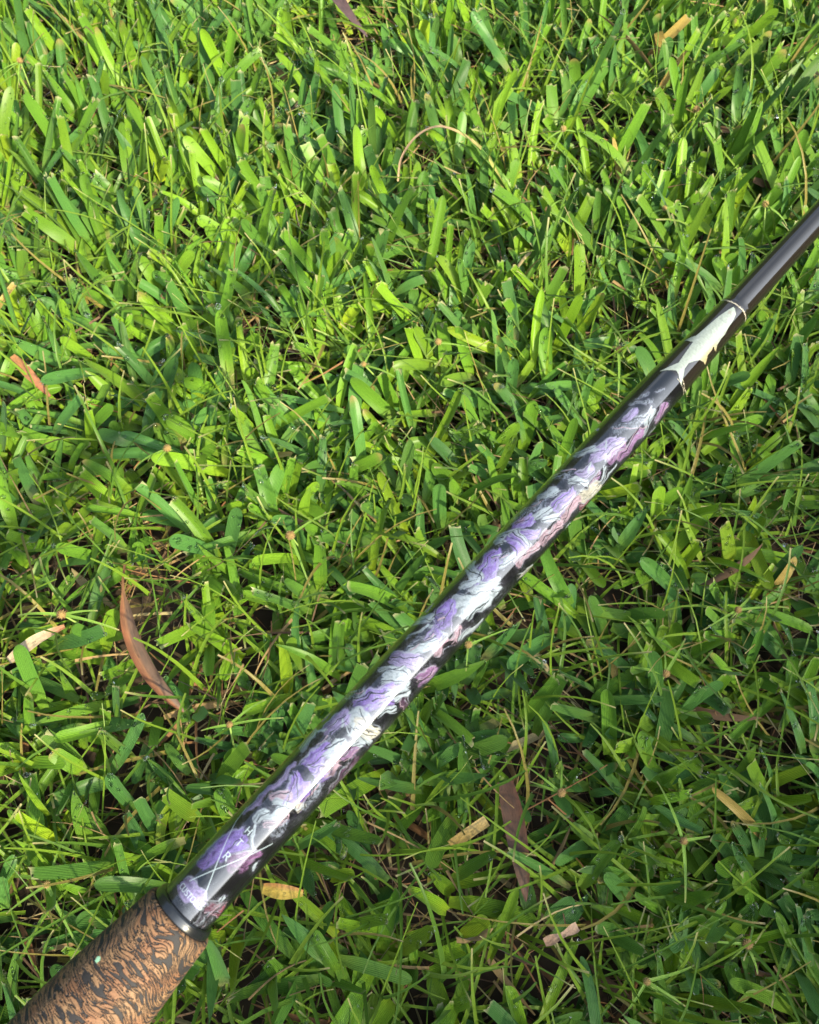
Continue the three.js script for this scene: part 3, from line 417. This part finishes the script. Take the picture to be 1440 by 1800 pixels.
// ---------------------------------------------------------------- dew
{
  const r = rng(9), keep = spots.filter(() => r() < 0.6).slice(0, 30000), g = new THREE.SphereGeometry(1, 12, 8);
  const im = new THREE.InstancedMesh(g, new THREE.MeshPhysicalMaterial({ color: 0xffffff, roughness: 0, transmission: 1, thickness: 0.001, ior: 1.33 }), keep.length), m = new THREE.Object3D(), Y = new THREE.Vector3(0, 1, 0);
  keep.forEach(([p, n], i) => { const q = r(), s = 0.0004 + 0.0013 * Math.pow(q, 3); if (n.y < 0) n.negate(); m.position.copy(p).addScaledVector(n, s * 0.25); m.quaternion.setFromUnitVectors(Y, n.normalize()); m.scale.set(s * (0.9 + r() * 0.3), s * 0.55, s * (0.9 + r() * 0.3)); m.updateMatrix(); im.setMatrixAt(i, m.matrix); });
  im.name = 'dew_droplets'; im.castShadow = true; scene.add(tag(im, 'small clear dew droplets scattered over the grass blades', 'dew', null, 'stuff'));
}

// ---------------------------------------------------------------- fallen leaves, dry bits and sedge heads
const dryTex = dataTex(256, 512, (u, v, c) => { const n = fbm(u * 5, v * 9, 2, 4), s = fbm(u * 40, v * 10, 7, 3), p = sm(fbm(u * 16, v * 16, 12, 3), 0.25, 0.5), k = 0.85 + n * 0.6 + s * 0.35 - p * 0.35; c[0] = k; c[1] = k * (0.97 - n * 0.15); c[2] = k * (0.95 - n * 0.2); });
const dryMat = new THREE.MeshPhysicalMaterial({ name: 'dry_leaf', map: dryTex, bumpMap: dryTex, bumpScale: 0.0003, vertexColors: true, roughness: 0.75, transmission: 0.12, thickness: 0, clearcoat: 0.12, clearcoatRoughness: 0.5, side: THREE.DoubleSide });
// a leaf along a curve of ground points, cupped across; width(t) in metres; colour(t, x)
function dryLeaf(name, pts, width, cup, colour, label, category, groupName, roll = 0) {
  const curve = new THREE.CatmullRomCurve3(pts.map((p) => new THREE.Vector3(...p))), n = 40, m = 10, B = { p: [], c: [], u: [], i: [] }, o = pts[0];
  for (let k = 0; k <= n; k++) {
    const t = k / n, P = curve.getPoint(t), d = curve.getTangent(t), side = new THREE.Vector3(0, 1, 0).cross(d).normalize().applyAxisAngle(d, typeof roll === 'function' ? roll(t) : roll), up = new THREE.Vector3().crossVectors(d, side), w = width(t) / 2;
    for (let j = 0; j <= m; j++) { const x = j / m * 2 - 1, a = x * cup(t), R = cup(t) > 0.05 ? w / cup(t) : 0, sx = R ? R * Math.sin(a) : x * w, sy = R ? R * (1 - Math.cos(a)) : 0, wv = 0.0004 * fbm(t * 6, x * 2, 4, 2); B.p.push(P.x + side.x * sx + up.x * (sy + wv) - o[0], P.y + side.y * sx + up.y * (sy + wv) - o[1], P.z + side.z * sx + up.z * (sy + wv) - o[2]); B.c.push(...colour(t, x)); B.u.push(x * w / 0.02, t * 1.3); }
  }
  for (let k = 0; k < n; k++) for (let j = 0; j < m; j++) { const a = k * (m + 1) + j, b = a + m + 1; B.i.push(a, a + 1, b, b, a + 1, b + 1); }
  const g = new THREE.BufferGeometry(); g.setAttribute('position', new THREE.Float32BufferAttribute(B.p, 3)); g.setAttribute('color', new THREE.Float32BufferAttribute(B.c, 3)); g.setAttribute('uv', new THREE.Float32BufferAttribute(B.u, 2)); g.setIndex(B.i); g.computeVertexNormals();
  const me = mesh(name, g, dryMat); me.position.set(...o); return tag(me, label, category, groupName);
}
const mix = (a, b, t) => a.map((v, i) => lerp(v, b[i], t));
dryLeaf('fallen_leaf', [[-0.1515, 0.038, -0.166], [-0.1487, 0.045, -0.153], [-0.1445, 0.049, -0.139], [-0.139, 0.05, -0.123], [-0.129, 0.05, -0.106], [-0.119, 0.049, -0.0945], [-0.1105, 0.044, -0.087]],
  (t) => 0.0013 + 0.0086 * Math.pow(Math.sin(Math.PI * clamp((t - 0.2) / 0.8, 0, 1)), 0.75) * sm(t, 0.16, 0.4), (t) => 0.15 + 1.0 * sm(t, 0.2, 0.4), (t, x) => mix(mix([0.22, 0.085, 0.035], [0.11, 0.066, 0.042], sm(x, -0.6, 0.25)), [0.26, 0.12, 0.045], (1 - sm(t, 0.15, 0.4)) * 0.8 + (Math.abs(x + 0.2) < 0.08 ? 0.5 : 0)), 'long curled red brown leaf lying in the grass near the left edge', 'fallen leaf', null, -0.2);  // colour holds light and shade: left fold painted as lit, right side as shaded
dryLeaf('fallen_leaf', [[0.046, 0.036, -0.055], [0.0483, 0.039, -0.042], [0.0502, 0.041, -0.027], [0.052, 0.041, -0.013], [0.0532, 0.038, -0.002]],
  (t) => 0.0006 + 0.0098 * Math.pow(Math.sin(Math.PI * (0.25 + 0.75 * t)), 0.9), () => 0.4, (t, x) => mix([0.075, 0.032, 0.014], [0.13, 0.045, 0.018], sm(x, 0.4, 1) * 0.7 + sm(t, 0.8, 1) * 0.4), 'flat dark red brown pointed leaf in the grass below the rod', 'fallen leaf');
dryLeaf('fallen_leaf', [[-0.2, 0.046, -0.112], [-0.193, 0.049, -0.1165], [-0.185, 0.05, -0.1225], [-0.1745, 0.047, -0.1295]],
  (t) => 0.001 + 0.0052 * Math.sin(Math.PI * (0.18 + 0.75 * t)), () => 0.35, (t) => mix([0.36, 0.28, 0.18], [0.28, 0.11, 0.045], sm(t, 0.7, 1)), 'pale tan dry blade with a reddish end by the left edge', 'dry blade', null, 0.2);
dryLeaf('fallen_leaf', [[-0.06, 0.052, -0.612], [-0.0535, 0.05, -0.598], [-0.043, 0.047, -0.581], [-0.03, 0.04, -0.567]],
  (t) => 0.001 + 0.014 * Math.pow(1 - t, 0.8), () => 0.5, () => [0.06, 0.032, 0.036], 'dark purple brown leaf at the top edge of the lawn', 'fallen leaf');
dryLeaf('dry_blade', [[-0.229, 0.05, -0.29], [-0.2185, 0.05, -0.279], [-0.206, 0.043, -0.267]], (t) => 0.0008 + 0.0055 * Math.sin(Math.PI * (0.15 + 0.8 * t)), () => 0.6, (t) => mix([0.34, 0.16, 0.055], [0.2, 0.07, 0.03], t), 'short orange brown dry blade among sunlit grass at the left edge', 'dry blade');
dryLeaf('dry_blade', [[0.0595, 0.046, 0.0145], [0.067, 0.049, 0.0115], [0.0742, 0.048, 0.008]], (t) => 0.0035 + 0.001 * Math.sin(t * 9), () => 0.5, (t) => mix([0.3, 0.18, 0.11], [0.36, 0.24, 0.16], t), 'pinkish tan cut blade lying low in the shaded grass', 'dry blade');
dryLeaf('dry_blade', [[-0.066, 0.047, -0.0075], [-0.057, 0.049, -0.006], [-0.048, 0.045, -0.0055]], (t) => 0.001 + 0.0055 * Math.sin(Math.PI * (0.2 + 0.7 * t)), () => 0.3, (t, x) => mix([0.4, 0.28, 0.035], [0.33, 0.15, 0.03], sm(x, 0, 0.8)), 'yellow dry blade just right of the lower rod end', 'dry blade');
dryLeaf('dry_blade', [[0.019, 0.044, -0.0255], [0.0275, 0.049, -0.031], [0.0355, 0.051, -0.036]], () => 0.0052, () => 0.35, (t) => mix([0.3, 0.2, 0.04], [0.38, 0.27, 0.09], t), 'straw yellow cut blade beside the flat brown leaf', 'dry blade');
dryLeaf('dry_blade', [[-0.0073, 0.048, -0.424], [-0.0055, 0.056, -0.434], [0.0037, 0.062, -0.4465], [0.0165, 0.065, -0.4525], [0.0298, 0.063, -0.451], [0.0481, 0.056, -0.44], [0.0602, 0.045, -0.4215]], (t) => 0.0014 + 0.0016 * t, () => 0.9, (t) => mix([0.36, 0.24, 0.13], [0.25, 0.24, 0.05], sm(t, 0.5, 0.9)), 'thin straw coloured blade bent into an arch over the grass', 'dry blade');

const SEDGE = [
  "sedge with round seed head beside the right edge of the marbled middle",
  "sedge seed head between the long curled brown leaf and the lower marbled rod",
  "sedge with prickly brown head in shaded grass at the right, level with the rod's middle",
  "sedge seed head in the shaded right grass, down and left of the rightmost prickly head",
  "sedge seed head lowest of all, near the bottom edge right of centre",
  "sedge seed head in shaded grass right of the flat dark brown pointed leaf",
  "sedge seed head near the bottom right corner",
  "sedge seed head in the sunlit grass left of the rod's middle",
  "sedge seed head in open grass above the rod, near the centre of the picture",
  "sedge seed head below and right of the arched straw coloured blade",
  "sedge seed head close to the top edge right of the dark purple leaf",
  "sedge seed head in the top left corner of the lawn",
  "sedge seed head right above the arched straw coloured blade",
  "sedge seed head in the upper right lawn, topmost on that side",
  "sedge seed head above the thin dark rod end at the right edge",
  "sedge seed head above the dark blank, left of the one by the right edge",
  "sedge seed head in the grass above the cork grip by the left edge",
  "sedge seed head in the middle of the lawn, left of the centre one",
  "sedge seed head just right of the top of the flat dark brown leaf",
  "sedge seed head by the pale tan blade near the left edge",
  "sedge seed head in the grass directly above the fish decal's tail",
  "sedge seed head in sunlit grass above the long curled brown leaf",
];
const headMat = new THREE.MeshStandardMaterial({ vertexColors: true, roughness: 0.9 });
function sedgeHead(r, brown) {
  const R = 0.0015 + r() * 0.0011, parts = [];
  for (let i = 0; i < 54; i++) { const y = 1 - 2 * (i + 0.5) / 54, f = i * 2.39996, q = Math.sqrt(1 - y * y), d = new THREE.Vector3(q * Math.cos(f), y, q * Math.sin(f)), g = new THREE.ConeGeometry(R * 0.2, R * (0.4 + r() * 0.5), 4, 1); g.translate(0, R * 0.85, 0); g.applyQuaternion(new THREE.Quaternion().setFromUnitVectors(new THREE.Vector3(0, 1, 0), d)); const c = mix(brown ? [0.16, 0.075, 0.03] : [0.2, 0.15, 0.04], [0.28, 0.2, 0.08], r()), a = new Float32Array(g.attributes.position.count * 3); for (let k = 0; k < a.length; k += 3) a.set(c, k); g.setAttribute('color', new THREE.BufferAttribute(a, 3)); parts.push(g); }
  const s = new THREE.IcosahedronGeometry(R * 0.8, 1), ns = parts.map((p) => p.toNonIndexed()), a = new Float32Array(s.attributes.position.count * 3); for (let k = 0; k < a.length; k += 3) a.set([0.2, 0.13, 0.04], k); s.setAttribute('color', new THREE.BufferAttribute(a, 3)); return mergeGeometries([s, ...ns]);
}
{
  const where = [[0.0288, -0.1169], [-0.086, -0.0794], [0.1671, -0.1378], [0.1257, -0.1043], [0.1015, 0.0293], [0.1231, -0.0269], [0.1469, 0.015], [-0.0627, -0.1784], [0.0164, -0.2941], [0.085, -0.3912], [0.074, -0.5656], [-0.2617, -0.519], [0.1009, -0.4655], [0.1914, -0.486], [0.2207, -0.398], [0.1582, -0.3957], [-0.1629, -0.009], [-0.026, -0.2805], [0.0701, -0.048], [-0.1719, -0.1319], [0.121, -0.2941], [-0.1306, -0.2255]], r = rng(31);
  where.forEach(([x, z], i) => {
    const g = group('sedge_stem', x, 0, z), brown = r() < 0.6, h = 0.048 + r() * 0.012, bx = (r() - 0.5) * 0.03, bz = (r() - 0.5) * 0.03;
    const c = new THREE.CatmullRomCurve3([new THREE.Vector3(bx, 0.002, bz), new THREE.Vector3(bx * 0.7, h * 0.55, bz * 0.7), new THREE.Vector3(0, h, 0)]);
    mesh('stem', new THREE.TubeGeometry(c, 10, 0.0005, 6), new THREE.MeshStandardMaterial({ color: new THREE.Color(0.2, 0.3, 0.06), roughness: 0.7 }), g);
    const hd = mesh('seed_head', sedgeHead(r, brown), headMat, g); hd.position.set(0, h, 0); hd.rotation.set(r(), r() * 6, r());
    const B = new Blades(200); for (let k = 0; k < 3; k++) { const cc = [0.2, 0.33, 0.05]; B.leaf(r, { pos: [0, h - 0.0015, 0], az: r() * 6.28, e0: 0.5 - r() * 0.6, e1: -0.4 - r() * 0.6, L: 0.012 + r() * 0.022, w: 0.0012 + r() * 0.0008, tip: 'thin', cols: 3, fold: 0.4, c0: cc, c1: cc, ct: [0.5, 0.4, 0.2], tipFrom: 0.8 }); }
    mesh('bracts', B.geometry(), leafMat, g);
    tag(g, SEDGE[i], 'sedge', 'sedge stems with round seed heads in the lawn');
  });
}

renderer.render(scene, camera);
